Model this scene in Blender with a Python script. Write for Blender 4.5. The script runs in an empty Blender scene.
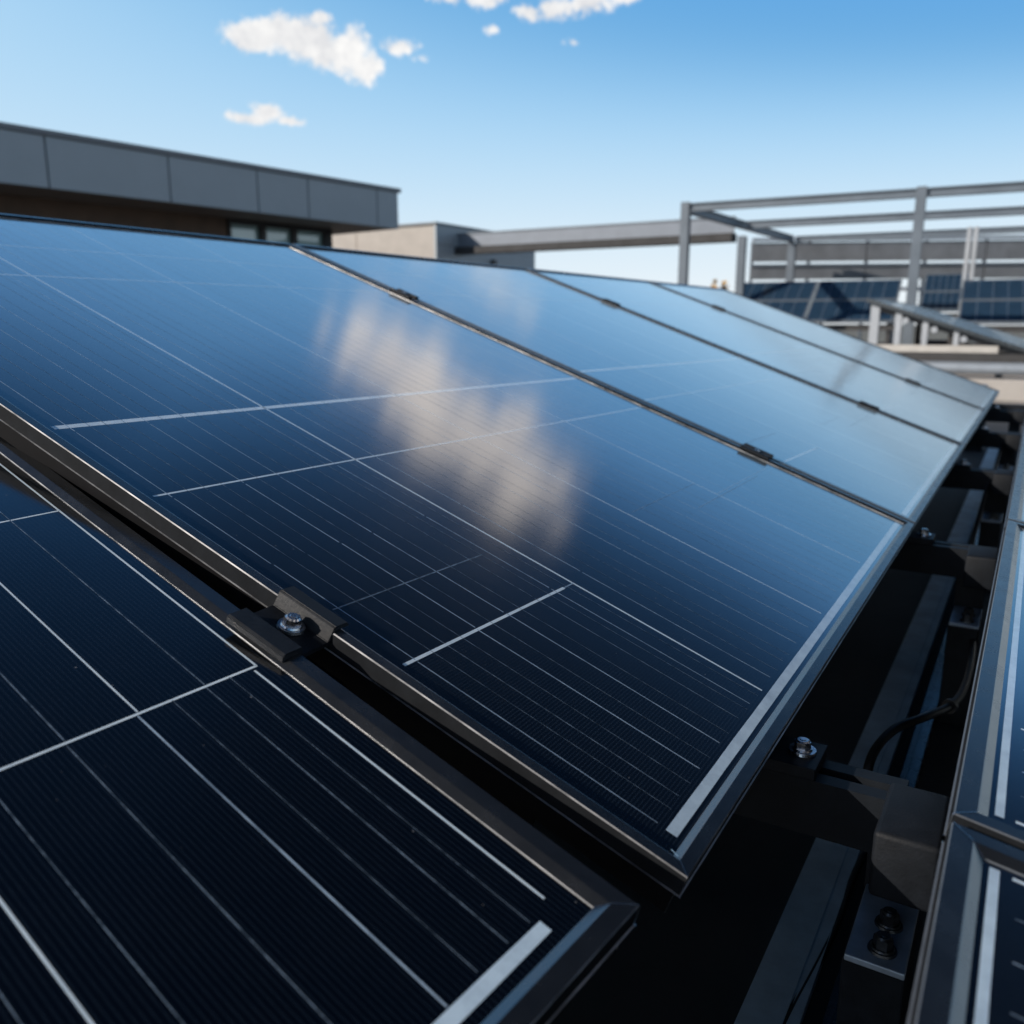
import bpy, bmesh, math, random
from mathutils import Vector, Matrix
random.seed(7)
sc = bpy.context.scene
COL = sc.collection
R = math.radians
G = 0.70                      # eye height above the roof deck

# ------------------------------------------------------------------ camera
cam_d = bpy.data.cameras.new('camera'); cam = bpy.data.objects.new('camera', cam_d); COL.objects.link(cam)
cam.location = (0, 0, G)
cam.rotation_euler = (R(90 - 12.5), 0, R(31.2184))
cam_d.sensor_width = 36; cam_d.lens = 36 * 857 / 1024
cam_d.clip_start = 0.01; cam_d.clip_end = 5000
cam_d.dof.use_dof = True; cam_d.dof.focus_distance = 0.78; cam_d.dof.aperture_fstop = 6.3
sc.camera = cam

# ------------------------------------------------------------------ light and sky
SUN_AZ = 219             # compass degrees from +Y towards +X
SUN_EL = 25
sd = bpy.data.lights.new('sun', 'SUN'); sd.energy = 4.7; sd.angle = R(0.5); sd.color = (1.0, 0.90, 0.79)
sun = bpy.data.objects.new('sun', sd); COL.objects.link(sun)
sdir = Vector((math.sin(R(SUN_AZ)) * math.cos(R(SUN_EL)), math.cos(R(SUN_AZ)) * math.cos(R(SUN_EL)), math.sin(R(SUN_EL))))
sun.rotation_euler = sdir.to_track_quat('Z', 'Y').to_euler()

world = bpy.data.worlds.new('World'); sc.world = world; world.use_nodes = True
SKY_STRENGTH = 0.10
# (azimuth, elevation, half width, half height) of each cloud lump, degrees; azimuth from +Y to +X
CLOUDS = [
 (-46.6, 16.1, 1.9, .95), (-44.4, 16.3, 2.1, 1.05), (-42.9, 16.0, 2.0, 1.35), (-41.3, 15.5, 1.9, 1.3), (-40.1, 14.9, 1.3, 1.0), (-42.6, 17.1, 1.1, .6, .2), (-38.2, 15.8, 2.0, .8, .35), (-36.9, 15.3, 1.3, .6, .5),
 (-46.9, 11.7, 1.7, .45), (-46.1, 12.1, 1.2, .6), (-44.8, 11.7, 1.1, .3),
 (-35.0, 18.4, 1.4, .5, .12), (-32.9, 18.5, 1.9, .6, .1), (-30.2, 17.8, 1.2, .8, .2),
 (-28.6, 17.9, 2.0, .9, .12), (-26.4, 18.3, 2.0, .8, .12), (-24.6, 18.4, 1.3, .5, .15), (-32.4, 16.9, 1.0, .6, .62), (-27.5, 16.2, .9, .5, .66),
 (-35.7, 26.4, 1.1, 2.0, .42), (-33.2, 26.0, 1.7, 2.4), (-30.8, 26.2, 2.2, 2.5), (-28.2, 25.4, 2.3, 2.4), (-26.4, 26.6, 2.6, 2.2), (-23.0, 26.6, 2.6, 2.4),
 (-27.6, 27.8, 2.0, 1.8), (-24.6, 28.4, 2.2, 2.0), (-21.4, 27.2, 2.8, 2.4), (-17.8, 27.4, 2.9, 2.3), (-15.2, 26.2, 2.2, 2.3, .2), (-17.4, 29.6, 2.6, 1.3, .15), (-13.2, 27.8, 1.2, 1.9, .32), (-20.5, 24.6, 2.2, 1.6),
 (60, 24, 16, 6), (100, 40, 14, 6), (-120, 35, 18, 7), (-170, 25, 20, 6), (150, 48, 14, 6),
]
def build_world():
    nt = world.node_tree; N = nt.nodes; L = nt.links
    N.clear()
    out = N.new('ShaderNodeOutputWorld'); bg = N.new('ShaderNodeBackground'); L.new(bg.outputs[0], out.inputs[0])
    sky = N.new('ShaderNodeTexSky'); sky.sky_type = 'NISHITA'; sky.sun_disc = False
    sky.sun_elevation = R(SUN_EL); sky.sun_rotation = R(SUN_AZ); sky.air_density = 1.0; sky.dust_density = 0.6; sky.ozone_density = 1.6
    bg.inputs['Strength'].default_value = SKY_STRENGTH
    def M(op, a, b=None, c=None, clamp=False):
        n = N.new('ShaderNodeMath'); n.operation = op; n.use_clamp = clamp
        for i, v in enumerate((a, b, c)):
            if v is None: continue
            if isinstance(v, (int, float)): n.inputs[i].default_value = v
            else: L.new(v, n.inputs[i])
        return n.outputs[0]
    tc = N.new('ShaderNodeTexCoord'); nrm = N.new('ShaderNodeVectorMath'); nrm.operation = 'NORMALIZE'
    L.new(tc.outputs['Generated'], nrm.inputs[0])
    sep = N.new('ShaderNodeSeparateXYZ'); L.new(nrm.outputs[0], sep.inputs[0])
    az = M('MULTIPLY', M('ARCTAN2', sep.outputs[0], sep.outputs[1]), 57.29578)
    el = M('MULTIPLY', M('ARCSINE', sep.outputs[2]), 57.29578)
    def noise(scale, detail, rough, off=0):
        n = N.new('ShaderNodeTexNoise'); n.inputs['Scale'].default_value = scale; n.inputs['Detail'].default_value = detail; n.inputs['Roughness'].default_value = rough
        v = N.new('ShaderNodeVectorMath'); v.operation = 'ADD'; v.inputs[1].default_value = (off, off * .7, off * 1.3); L.new(nrm.outputs[0], v.inputs[0])
        L.new(v.outputs[0], n.inputs['Vector']); return n.outputs[0]
    n1 = noise(24, 8, .66); n2 = noise(70, 7, .68, 3.1); n3 = noise(14, 4, .55, 7.7)
    wob = M('ADD', M('MULTIPLY', M('SUBTRACT', n1, .5), 2.1), M('MULTIPLY', M('SUBTRACT', n2, .5), 1.5))
    mask = None
    for (a0, e0, ra, re, *thin) in CLOUDS:
        dx = M('DIVIDE', M('SUBTRACT', az, a0), ra); dy = M('DIVIDE', M('SUBTRACT', el, e0), re)
        r2 = M('ADD', M('MULTIPLY', dx, dx), M('MULTIPLY', dy, dy))
        s = M('SUBTRACT', 1.0 - (thin[0] if thin else 0), M('SQRT', r2))
        mask = s if mask is None else M('SMOOTH_MAX', mask, s, .25)
    m = M('ADD', M('ADD', mask, .13), M('MULTIPLY', wob, .97))
    mr = N.new('ShaderNodeMapRange'); mr.interpolation_type = 'SMOOTHSTEP'; mr.inputs[1].default_value = .05; mr.inputs[2].default_value = .66
    L.new(m, mr.inputs[0]); cm = mr.outputs[0]
    # a clear sky, deep blue overhead and whitening towards the horizon, laid over the physical one
    rp = N.new('ShaderNodeValToRGB'); cr = rp.color_ramp; cr.interpolation = 'B_SPLINE'
    stops = [(0, (.90, .95, .98)), (3, (.80, .90, .97)), (8, (.57, .78, .95)), (13, (.37, .65, .92)), (18, (.170, .445, .78)), (23, (.120, .385, .76)), (27, (.150, .43, .86)), (30.5, (.085, .28, .64)), (34.5, (.030, .130, .335)), (39, (.013, .055, .150)), (47, (.0065, .021, .055)), (60, (.003, .010, .028)), (90, (.0025, .009, .025))]
    while len(cr.elements) < len(stops): cr.elements.new(.5)
    for e_, (d_, c_) in zip(cr.elements, stops): e_.position = d_ / 90; e_.color = (*[x for x in c_], 1)
    azc = M('MINIMUM', M('MAXIMUM', az, -75.0), 45.0)
    k_az = M('MULTIPLY', M('MULTIPLY', M('ADD', azc, 35.0), .0135), M('DIVIDE', M('SUBTRACT', el, 4.0), 16.0, clamp=True))
    low = M('MULTIPLY_ADD', M('DIVIDE', M('SUBTRACT', el, 18.0), 8.0, clamp=True), .42, -.52)
    elx = M('MULTIPLY', el, M('ADD', M('MAXIMUM', k_az, low), 1.0))   # paler towards the sun's side
    eln = M('DIVIDE', elx, 90.0, clamp=True); L.new(eln, rp.inputs[0])
    up = N.new('ShaderNodeVectorMath'); up.operation = 'SCALE'; up.inputs['Scale'].default_value = 10.0; L.new(rp.outputs[0], up.inputs[0])
    mixh = N.new('ShaderNodeMix'); mixh.data_type = 'RGBA'; mixh.inputs[0].default_value = .98; L.new(sky.outputs[0], mixh.inputs[6]); L.new(up.outputs[0], mixh.inputs[7])
    # cloud: brighter heart, slightly greyer where the noise is thin
    ccol = N.new('ShaderNodeMix'); ccol.data_type = 'RGBA'; sh = N.new('ShaderNodeMapRange'); sh.inputs[1].default_value = .36; sh.inputs[2].default_value = .62; L.new(M('ADD', M('MULTIPLY', n3, .5), M('MULTIPLY', n2, .5)), sh.inputs[0]); L.new(sh.outputs[0], ccol.inputs[0])
    ccol.inputs[6].default_value = (7.7, 7.8, 8.1, 1); ccol.inputs[7].default_value = (10.8, 10.7, 10.5, 1)
    hi = N.new('ShaderNodeMapRange'); hi.inputs[1].default_value = 19; hi.inputs[2].default_value = 25; hi.inputs[3].default_value = .95; hi.inputs[4].default_value = 1.30; L.new(el, hi.inputs[0])
    wm = N.new('ShaderNodeMapRange'); wm.inputs[1].default_value = 19; wm.inputs[2].default_value = 24; L.new(el, wm.inputs[0])
    warm = N.new('ShaderNodeMix'); warm.data_type = 'RGBA'; warm.blend_type = 'MULTIPLY'; warm.inputs[7].default_value = (1, .92, .865, 1); L.new(wm.outputs[0], warm.inputs[0]); L.new(ccol.outputs[2], warm.inputs[6])
    cs = N.new('ShaderNodeVectorMath'); cs.operation = 'SCALE'; L.new(warm.outputs[2], cs.inputs[0]); L.new(hi.outputs[0], cs.inputs['Scale'])
    mixc = N.new('ShaderNodeMix'); mixc.data_type = 'RGBA'; L.new(cm, mixc.inputs[0]); L.new(mixh.outputs[2], mixc.inputs[6]); L.new(cs.outputs[0], mixc.inputs[7])
    L.new(mixc.outputs[2], bg.inputs['Color'])
build_world()

vs = sc.view_settings; vs.view_transform = 'Standard'; vs.look = 'None'; vs.exposure = 0; vs.gamma = 1; vs.use_curve_mapping = False
sc.cycles.max_bounces = 8

# ------------------------------------------------------------------ materials
def nmat(name):
    m = bpy.data.materials.new(name); m.use_nodes = True
    b = m.node_tree.nodes['Principled BSDF']
    return m, m.node_tree.nodes, m.node_tree.links, b
def simple(name, c, rough=.5, metal=0.0, var=.25, scale=8, bump=0.0, c2=None, spec=None, ior=None, bscale=None, detail=6):
    m, N, L, b = nmat(name)
    tc = N.new('ShaderNodeTexCoord')
    nz = N.new('ShaderNodeTexNoise'); nz.inputs['Scale'].default_value = scale; nz.inputs['Detail'].default_value = detail; nz.inputs['Roughness'].default_value = .6
    L.new(tc.outputs['Object'], nz.inputs['Vector'])
    rp = N.new('ShaderNodeValToRGB')
    lo = c2 or tuple(x * (1 - var) for x in c); hi = tuple(min(1, x * (1 + var)) for x in c) if c2 is None else c
    rp.color_ramp.elements[0].position = .3; rp.color_ramp.elements[1].position = .7
    rp.color_ramp.elements[0].color = (*lo, 1); rp.color_ramp.elements[1].color = (*hi, 1)
    L.new(nz.outputs[0], rp.inputs[0]); L.new(rp.outputs[0], b.inputs['Base Color'])
    b.inputs['Metallic'].default_value = metal
    mr = N.new('ShaderNodeMapRange'); mr.inputs[3].default_value = max(0.02, rough - .08); mr.inputs[4].default_value = min(1, rough + .08)
    L.new(nz.outputs[0], mr.inputs[0]); L.new(mr.outputs[0], b.inputs['Roughness'])
    if ior: b.inputs['IOR'].default_value = ior
    if spec is not None: b.inputs['Specular IOR Level'].default_value = spec
    if bump:
        n2 = N.new('ShaderNodeTexNoise'); n2.inputs['Scale'].default_value = bscale or scale * 6; n2.inputs['Detail'].default_value = 4
        L.new(tc.outputs['Object'], n2.inputs['Vector'])
        bp = N.new('ShaderNodeBump'); bp.inputs['Strength'].default_value = bump; bp.inputs['Distance'].default_value = .002
        L.new(n2.outputs[0], bp.inputs['Height']); L.new(bp.outputs[0], b.inputs['Normal'])
    return m

def cell_material(name, axis, pitch, dark, line, lw, far=False, coat_rough=.10, sub=None):
    """laminated cells: fine printed fingers across `axis`, under one glass coat"""
    m, N, L, b = nmat(name)
    def M(op, a, b_=None, clamp=False):
        n = N.new('ShaderNodeMath'); n.operation = op; n.use_clamp = clamp
        for i, v in enumerate((a, b_)):
            if v is None: continue
            if isinstance(v, (int, float)): n.inputs[i].default_value = v
            else: L.new(v, n.inputs[i])
        return n.outputs[0]
    tc = N.new('ShaderNodeTexCoord'); sp = N.new('ShaderNodeSeparateXYZ'); L.new(tc.outputs['Object'], sp.inputs[0])
    ax = sp.outputs[0 if axis == 'x' else 1]; other = sp.outputs[1 if axis == 'x' else 0]
    fr = M('FRACT', M('DIVIDE', ax, pitch))
    tri = M('ABSOLUTE', M('SUBTRACT', fr, .5))
    ln = N.new('ShaderNodeMapRange'); ln.interpolation_type = 'SMOOTHSTEP'; ln.inputs[1].default_value = lw; ln.inputs[2].default_value = lw * .45; L.new(tri, ln.inputs[0])
    # the fingers print unevenly: break them into dashes
    mp = N.new('ShaderNodeMapping'); mp.inputs['Scale'].default_value = (900, 140, 1) if axis == 'x' else (140, 900, 1)
    L.new(tc.outputs['Object'], mp.inputs[0])
    nz = N.new('ShaderNodeTexNoise'); nz.inputs['Scale'].default_value = 1; nz.inputs['Detail'].default_value = 2; L.new(mp.outputs[0], nz.inputs['Vector'])
    dsh = N.new('ShaderNodeMapRange'); dsh.inputs[1].default_value = .35; dsh.inputs[2].default_value = .75; dsh.inputs[3].default_value = .55; dsh.inputs[4].default_value = 1.0; L.new(nz.outputs[0], dsh.inputs[0])
    lin = M('MULTIPLY', ln.outputs[0], dsh.outputs[0])
    # patchy tone from wafer to wafer
    big = N.new('ShaderNodeTexNoise'); big.inputs['Scale'].default_value = 5; big.inputs['Detail'].default_value = 3; L.new(tc.outputs['Object'], big.inputs['Vector'])
    c0 = N.new('ShaderNodeMix'); c0.data_type = 'RGBA'; L.new(big.outputs[0], c0.inputs[0])
    c0.inputs[6].default_value = (*[x * .6 for x in dark], 1); c0.inputs[7].default_value = (*[x * 1.5 for x in dark], 1)
    c1 = N.new('ShaderNodeMix'); c1.data_type = 'RGBA'; L.new(lin, c1.inputs[0]); L.new(c0.outputs[2], c1.inputs[6]); c1.inputs[7].default_value = (*line, 1)
    # dust specks
    vo = N.new('ShaderNodeTexVoronoi'); vo.inputs['Scale'].default_value = 95; L.new(tc.outputs['Object'], vo.inputs['Vector'])
    dot = N.new('ShaderNodeMapRange'); dot.inputs[1].default_value = .075; dot.inputs[2].default_value = .03; L.new(vo.outputs['Distance'], dot.inputs[0])
    sc1 = N.new('ShaderNodeSeparateColor'); L.new(vo.outputs['Color'], sc1.inputs[0])
    few = M('GREATER_THAN', sc1.outputs[0], .74)
    dd = M('MULTIPLY', M('MULTIPLY', dot.outputs[0], few), M('MULTIPLY', sc1.outputs[1], .8))
    c2 = N.new('ShaderNodeMix'); c2.data_type = 'RGBA'; L.new(dd, c2.inputs[0]); L.new(c1.outputs[2], c2.inputs[6]); c2.inputs[7].default_value = (.32, .33, .34, 1)
    # thin film of dust
    du = N.new('ShaderNodeTexNoise'); du.inputs['Scale'].default_value = 22; du.inputs['Detail'].default_value = 7; du.inputs['Roughness'].default_value = .7; L.new(tc.outputs['Object'], du.inputs['Vector'])
    dm = N.new('ShaderNodeMapRange'); dm.inputs[1].default_value = .45; dm.inputs[2].default_value = .9; dm.inputs[4].default_value = .007; L.new(du.outputs[0], dm.inputs[0])
    c3 = N.new('ShaderNodeMix'); c3.data_type = 'RGBA'; L.new(dm.outputs[0], c3.inputs[0]); L.new(c2.outputs[2], c3.inputs[6]); c3.inputs[7].default_value = (.25, .25, .25, 1)
    L.new(c3.outputs[2], b.inputs['Base Color'])
    b.inputs['Roughness'].default_value = .13; b.inputs['IOR'].default_value = 1.7
    glass_coat(N, L, b, tc, coat_rough)
    return m
COAT_IOR = 1.75
def glass_coat(N, L, b, tc, rough=.10):
    b.inputs['Coat Weight'].default_value = 1.0; b.inputs['Coat IOR'].default_value = COAT_IOR
    b.inputs['Sheen Weight'].default_value = .26; b.inputs['Sheen Roughness'].default_value = .22; b.inputs['Sheen Tint'].default_value = (.55, .78, 1, 1)   # bluish sheen added to brighten grazing views, in place of stronger sky reflection
    w = N.new('ShaderNodeTexNoise'); w.inputs['Scale'].default_value = 9; w.inputs['Detail'].default_value = 5; w.inputs['Roughness'].default_value = .65; L.new(tc.outputs['Object'], w.inputs['Vector'])
    r = N.new('ShaderNodeMapRange'); r.inputs[3].default_value = rough * .6; r.inputs[4].default_value = rough * 1.5; L.new(w.outputs[0], r.inputs[0]); L.new(r.outputs[0], b.inputs['Coat Roughness'])
    f = N.new('ShaderNodeTexNoise'); f.inputs['Scale'].default_value = 420; f.inputs['Detail'].default_value = 2; L.new(tc.outputs['Object'], f.inputs['Vector'])
    a = N.new('ShaderNodeMath'); a.operation = 'MULTIPLY_ADD'; L.new(w.outputs[0], a.inputs[0]); a.inputs[1].default_value = 3.0; L.new(f.outputs[0], a.inputs[2])
    bp = N.new('ShaderNodeBump'); bp.inputs['Strength'].default_value = .05; bp.inputs['Distance'].default_value = .0006; L.new(a.outputs[0], bp.inputs['Height']); L.new(bp.outputs[0], b.inputs['Coat Normal'])
def ribbon_material(name, c, lo, brk=60, thr=(.35, .6)):
    """tinned ribbon under the glass, broken by solder gaps and tarnish"""
    m, N, L, b = nmat(name)
    tc = N.new('ShaderNodeTexCoord')
    nz = N.new('ShaderNodeTexNoise'); nz.inputs['Scale'].default_value = brk; nz.inputs['Detail'].default_value = 5; nz.inputs['Roughness'].default_value = .75; L.new(tc.outputs['Object'], nz.inputs['Vector'])
    mr = N.new('ShaderNodeMapRange'); mr.inputs[1].default_value = thr[0]; mr.inputs[2].default_value = thr[1]; L.new(nz.outputs[0], mr.inputs[0])
    mx = N.new('ShaderNodeMix'); mx.data_type = 'RGBA'; L.new(mr.outputs[0], mx.inputs[0]); mx.inputs[6].default_value = (*lo, 1); mx.inputs[7].default_value = (*c, 1)
    L.new(mx.outputs[2], b.inputs['Base Color']); b.inputs['Roughness'].default_value = .45
    glass_coat(N, L, b, tc)
    return m

MT = {}
MT['cell'] = cell_material('cell_laminate', 'y', .0030, (.0004, .0009, .0022), (.015, .023, .036), .22)
MT['cell_long'] = cell_material('cell_laminate_lengthwise', 'x', .0037, (.0002, .0005, .0011), (.0075, .0115, .0185), .24)
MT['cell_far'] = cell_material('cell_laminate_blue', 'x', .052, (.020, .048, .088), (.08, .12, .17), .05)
MT['ribbon'] = ribbon_material('ribbon_bright', (.74, .87, .97), (.60, .74, .86))
MT['ribbon_thin'] = ribbon_material('ribbon_thin', (.40, .53, .68), (.17, .24, .33), 30, (.36, .62))
MT['ribbon_dotted'] = ribbon_material('ribbon_dotted', (.22, .30, .40), (.04, .06, .085), 90, (.40, .66))
MT['strip'] = ribbon_material('collector_strip', (.62, .80, .96), (.42, .56, .70), 40, (.25, .6))
MT['anod'] = simple('anodised_frame', (.010, .0115, .0135), .26, 0, .22, 30, .03, bscale=500, ior=2.25)
MT['anod_side'] = simple('anodised_side', (.013, .0145, .017), .7, 0, .25, 40, .1, bscale=300, spec=.06)
MT['under_shade'] = simple('frame_under_shade', (.005, .005, .006), .75, 0, .3, 30, spec=.08)  # near-black, puts the shade below the frame ledge into the colour
MT['arris_dull'] = simple('dull_arris', (.10, .11, .125), .4, .2, .2, 60)
MT['arris'] = simple('worn_arris', (.50, .50, .51), .42, .4, .1, 22, c2=(.035, .038, .042))
MT['anod_dark'] = simple('anodised_black', (.0075, .010, .014), .55, 0, .3, 30, .08, bscale=400, spec=.25)
MT['blackplate'] = simple('black_coated_steel', (.0085, .011, .0155), .5, 0, .35, 60, .12, bscale=300, spec=.28)
MT['capmat'] = simple('moulded_cap', (.0065, .0085, .012), .62, 0, .35, 55, .15, bscale=420, spec=.25)
MT['bare'] = simple('bare_aluminium', (.75, .74, .72), .28, 1.0, .12, 40)
MT['zinc'] = simple('zinc_bolt', (.62, .63, .65), .27, 1.0, .2, 90)
MT['darkbolt'] = simple('dark_bolt', (.10, .105, .11), .35, .9, .3, 60)
MT['galv'] = simple('galvanised_channel', (.56, .70, .84), .5, .1, .25, 14, .1)
MT['galv_light'] = simple('galvanised_plate', (.38, .45, .54), .45, .4, .25, 30, .1)
MT['steel'] = simple('grey_painted_steel', (.135, .165, .20), .45, .1, .12, 3)
MT['girder'] = simple('girder_steel', (.18, .21, .255), .5, .1, .1, 3)
MT['steel_light'] = simple('light_steel', (.37, .40, .44), .5, .1, .12, 4)
MT['rubber'] = simple('cable_rubber', (.012, .012, .013), .45, 0, .3, 60)
MT['membrane'] = simple('roof_membrane', (.042, .044, .048), .75, 0, .35, 3, .4, bscale=60)
MT['deck'] = simple('roof_concrete', (.36, .34, .32), .85, 0, .18, 1.2, .4, bscale=30)
MT['ground'] = simple('town_ground', (.16, .16, .14), .9, 0, .4, .02)
MT['fascia'] = simple('grey_cladding', (.35, .41, .455), .5, .05, .05, 2)
MT['coping'] = simple('coping_metal', (.16, .17, .185), .4, .3, .08, 3)
MT['wood'] = simple('brown_cladding', (.095, .062, .042), .7, 0, .3, 4, .3)
MT['soffit'] = simple('soffit_board', (.27, .22, .18), .7, 0, .1, 4)
MT['stucco'] = simple('beige_render', (.45, .415, .38), .85, 0, .1, 3, .2)
MT['blackframe'] = simple('black_window_frame', (.015, .016, .017), .4, .2, .2, 8)
MT['slat'] = simple('grey_slat', (.155, .17, .19), .6, .1, .22, 2.5)
MT['kerb'] = simple('dark_plinth', (.045, .045, .047), .8, 0, .3, 4, .2)
MT['white_beam'] = simple('pale_concrete_beam', (.47, .455, .43), .7, 0, .12, 6)
MT['pipe'] = simple('pale_conduit', (.30, .34, .39), .4, .3, .1, 6)
MT['leaf'] = simple('autumn_leaf', (.42, .24, .05), .7, 0, .4, 2)
MT['bark'] = simple('bark', (.10, .07, .05), .9, 0, .3, 6)
def window_glass():
    m, N, L, b = nmat('window_glass')
    b.inputs['Base Color'].default_value = (.28, .44, .45, 1); b.inputs['Roughness'].default_value = .08; b.inputs['Metallic'].default_value = 0.0
    b.inputs['Coat Weight'].default_value = 1; b.inputs['Coat IOR'].default_value = 2.0; b.inputs['Coat Roughness'].default_value = .03
    return m
MT['glass'] = window_glass()

# ------------------------------------------------------------------ mesh helpers
def link(name, bm, mats, parent=None, smooth=False, M=None):
    me = bpy.data.meshes.new(name); bm.normal_update(); bm.to_mesh(me); bm.free()
    for m in (mats if isinstance(mats, (list, tuple)) else [mats]): me.materials.append(MT[m])
    if smooth:
        for p in me.polygons: p.use_smooth = True
        try: me.set_sharp_from_angle(angle=R(35))
        except Exception: pass
    o = bpy.data.objects.new(name, me); COL.objects.link(o)
    if parent: o.parent = parent
    if M is not None: o.matrix_local = M
    return o
def empty(name, label, cat, M=None, group=None):
    o = bpy.data.objects.new(name, None); COL.objects.link(o); o.empty_display_size = .05
    if M is not None: o.matrix_world = M
    return tag(o, label, cat, group)
def tag(o, label, cat, group=None):
    o['label'] = label; o['category'] = cat
    if group: o['group'] = group
    return o
def struct(o, label=None):
    o['kind'] = 'structure'
    if label: o['label'] = label
    return o
def copy_tree(o, parent=None):
    c = o.copy(); COL.objects.link(c); c.parent = parent
    for ch in list(o.children): copy_tree(ch, c)
    return c
def box(bm, x0, x1, y0, y1, z0, z1, mi=0, M=None, bev=0.0, seg=2):
    vs_ = [Vector((x, y, z)) for z in (z0, z1) for y in (y0, y1) for x in (x0, x1)]
    if M is not None: vs_ = [M @ v for v in vs_]
    v = [bm.verts.new(p) for p in vs_]
    fs = [bm.faces.new([v[i] for i in q]) for q in ((0, 2, 3, 1), (4, 5, 7, 6), (0, 1, 5, 4), (2, 6, 7, 3), (0, 4, 6, 2), (1, 3, 7, 5))]
    for f in fs: f.material_index = mi
    if bev:
        es = list({e for f in fs for e in f.edges})
        r = bmesh.ops.bevel(bm, geom=es, offset=bev, segments=seg, affect='EDGES', profile=.5)
        for f in r['faces']: f.material_index = mi
    return v
def boxobj(name, x0, x1, y0, y1, z0, z1, mat, parent=None, bev=0.0, M=None):
    bm = bmesh.new(); box(bm, x0, x1, y0, y1, z0, z1, 0, M, bev); return link(name, bm, mat, parent)
def beam(bm, a, b, w, h, mi=0, up=Vector((0, 0, 1)), bev=0.0):
    a = Vector(a); b = Vector(b); d = (b - a); ln = d.length; d.normalize()
    s = d.cross(up); s = s.normalized() if s.length > 1e-5 else Vector((1, 0, 0)); u = s.cross(d).normalized()
    M = Matrix((( *[d.x, s.x, u.x], a.x), (*[d.y, s.y, u.y], a.y), (*[d.z, s.z, u.z], a.z), (0, 0, 0, 1)))
    box(bm, 0, ln, -w / 2, w / 2, -h / 2, h / 2, mi, M, bev)
def extrude_profile(bm, pts, x0, x1, M=None, mi=0, closed=True):
    """pts in (y, z), extruded along x"""
    A = [Vector((x0, y, z)) for y, z in pts]; B = [Vector((x1, y, z)) for y, z in pts]
    if M is not None: A = [M @ p for p in A]; B = [M @ p for p in B]
    a = [bm.verts.new(p) for p in A]; b = [bm.verts.new(p) for p in B]; n = len(pts)
    for i in range(n if closed else n - 1):
        j = (i + 1) % n; f = bm.faces.new((a[i], b[i], b[j], a[j])); f.material_index = mi
    if closed:
        bm.faces.new(list(reversed(a))).material_index = mi; bm.faces.new(b).material_index = mi
def fixn(bm): bmesh.ops.recalc_face_normals(bm, faces=bm.faces[:])
def cyl(bm, r, z0, z1, seg=24, r2=None, M=None, mi=0):
    r2 = r if r2 is None else r2
    A = [Vector((r * math.cos(2 * math.pi * i / seg), r * math.sin(2 * math.pi * i / seg), z0)) for i in range(seg)]
    B = [Vector((r2 * math.cos(2 * math.pi * i / seg), r2 * math.sin(2 * math.pi * i / seg), z1)) for i in range(seg)]
    if M is not None: A = [M @ p for p in A]; B = [M @ p for p in B]
    a = [bm.verts.new(p) for p in A]; b = [bm.verts.new(p) for p in B]
    for i in range(seg):
        j = (i + 1) % seg; bm.faces.new((a[i], a[j], b[j], b[i])).material_index = mi
    bm.faces.new(list(reversed(a))).material_index = mi; bm.faces.new(b).material_index = mi
def tube(bm, pts, r, seg=12):
    P = [Vector(p) for p in pts]
    Q = []
    n = len(P)
    for i in range(n - 1):
        p0 = P[max(0, i - 1)]; p1 = P[i]; p2 = P[i + 1]; p3 = P[min(n - 1, i + 2)]
        for k in range(8):
            t = k / 8; t2 = t * t; t3 = t2 * t
            Q.append(.5 * ((2 * p1) + (p2 - p0) * t + (2 * p0 - 5 * p1 + 4 * p2 - p3) * t2 + (3 * p1 - p0 - 3 * p2 + p3) * t3))
    Q.append(P[-1]); rings = []; ref = Vector((.3, .2, 1)).normalized()
    for i, q in enumerate(Q):
        d = (Q[min(i + 1, len(Q) - 1)] - Q[max(i - 1, 0)]).normalized()
        s = d.cross(ref).normalized(); u = s.cross(d)
        rings.append([bm.verts.new(q + r * (math.cos(2 * math.pi * k / seg) * s + math.sin(2 * math.pi * k / seg) * u)) for k in range(seg)])
    for a, b in zip(rings, rings[1:]):
        for k in range(seg): bm.faces.new((a[k], a[(k + 1) % seg], b[(k + 1) % seg], b[k]))
    bm.faces.new(rings[0]); bm.faces.new(rings[-1]); fixn(bm)
def hexbolt(parent, M, r=.008, washer=.0125, h=.006, mat='zinc', name='bolt', smat=None):
    """hex flange bolt: washer, flange and a slightly domed hex head with a stamped recess; a mesh with its washer as child"""
    bm = bmesh.new()
    cyl(bm, r * 1.22, .0022, .0036, 28, r * 1.1)
    cyl(bm, r, .0036, .0036 + h, 6)
    cyl(bm, r * .86, .0036 + h, .0036 + h * 1.22, 24, r * .68)
    cyl(bm, r * .42, .0036 + h * 1.22, .0036 + h * 1.3, 18, r * .34)
    fixn(bm); b = link(name, bm, mat, parent, M=M)
    bm = bmesh.new(); cyl(bm, washer, 0, .0022, 32, washer * .95); fixn(bm)
    link('washer', bm, smat or mat, b)
    return b
def basis(o, x, y, z):
    return Matrix(((x[0], y[0], z[0], o[0]), (x[1], y[1], z[1], o[1]), (x[2], y[2], z[2], o[2]), (0, 0, 0, 1)))

# ------------------------------------------------------------------ setting
def sheet(name, x0, x1, y0, y1, z, mat):
    bm = bmesh.new(); bm.faces.new([bm.verts.new(p) for p in ((x0, y0, z), (x1, y0, z), (x1, y1, z), (x0, y1, z))]); return struct(link(name, bm, mat))
sheet('ground', -3000, 3000, -3000, 3000, -9, 'ground')
struct(boxobj('roof_deck', -40, 30, -25, 32, -.6, 0, 'deck'))
sheet('roof_membrane', -3.6, 4.2, -3.0, 8.2, .004, 'membrane')

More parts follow.
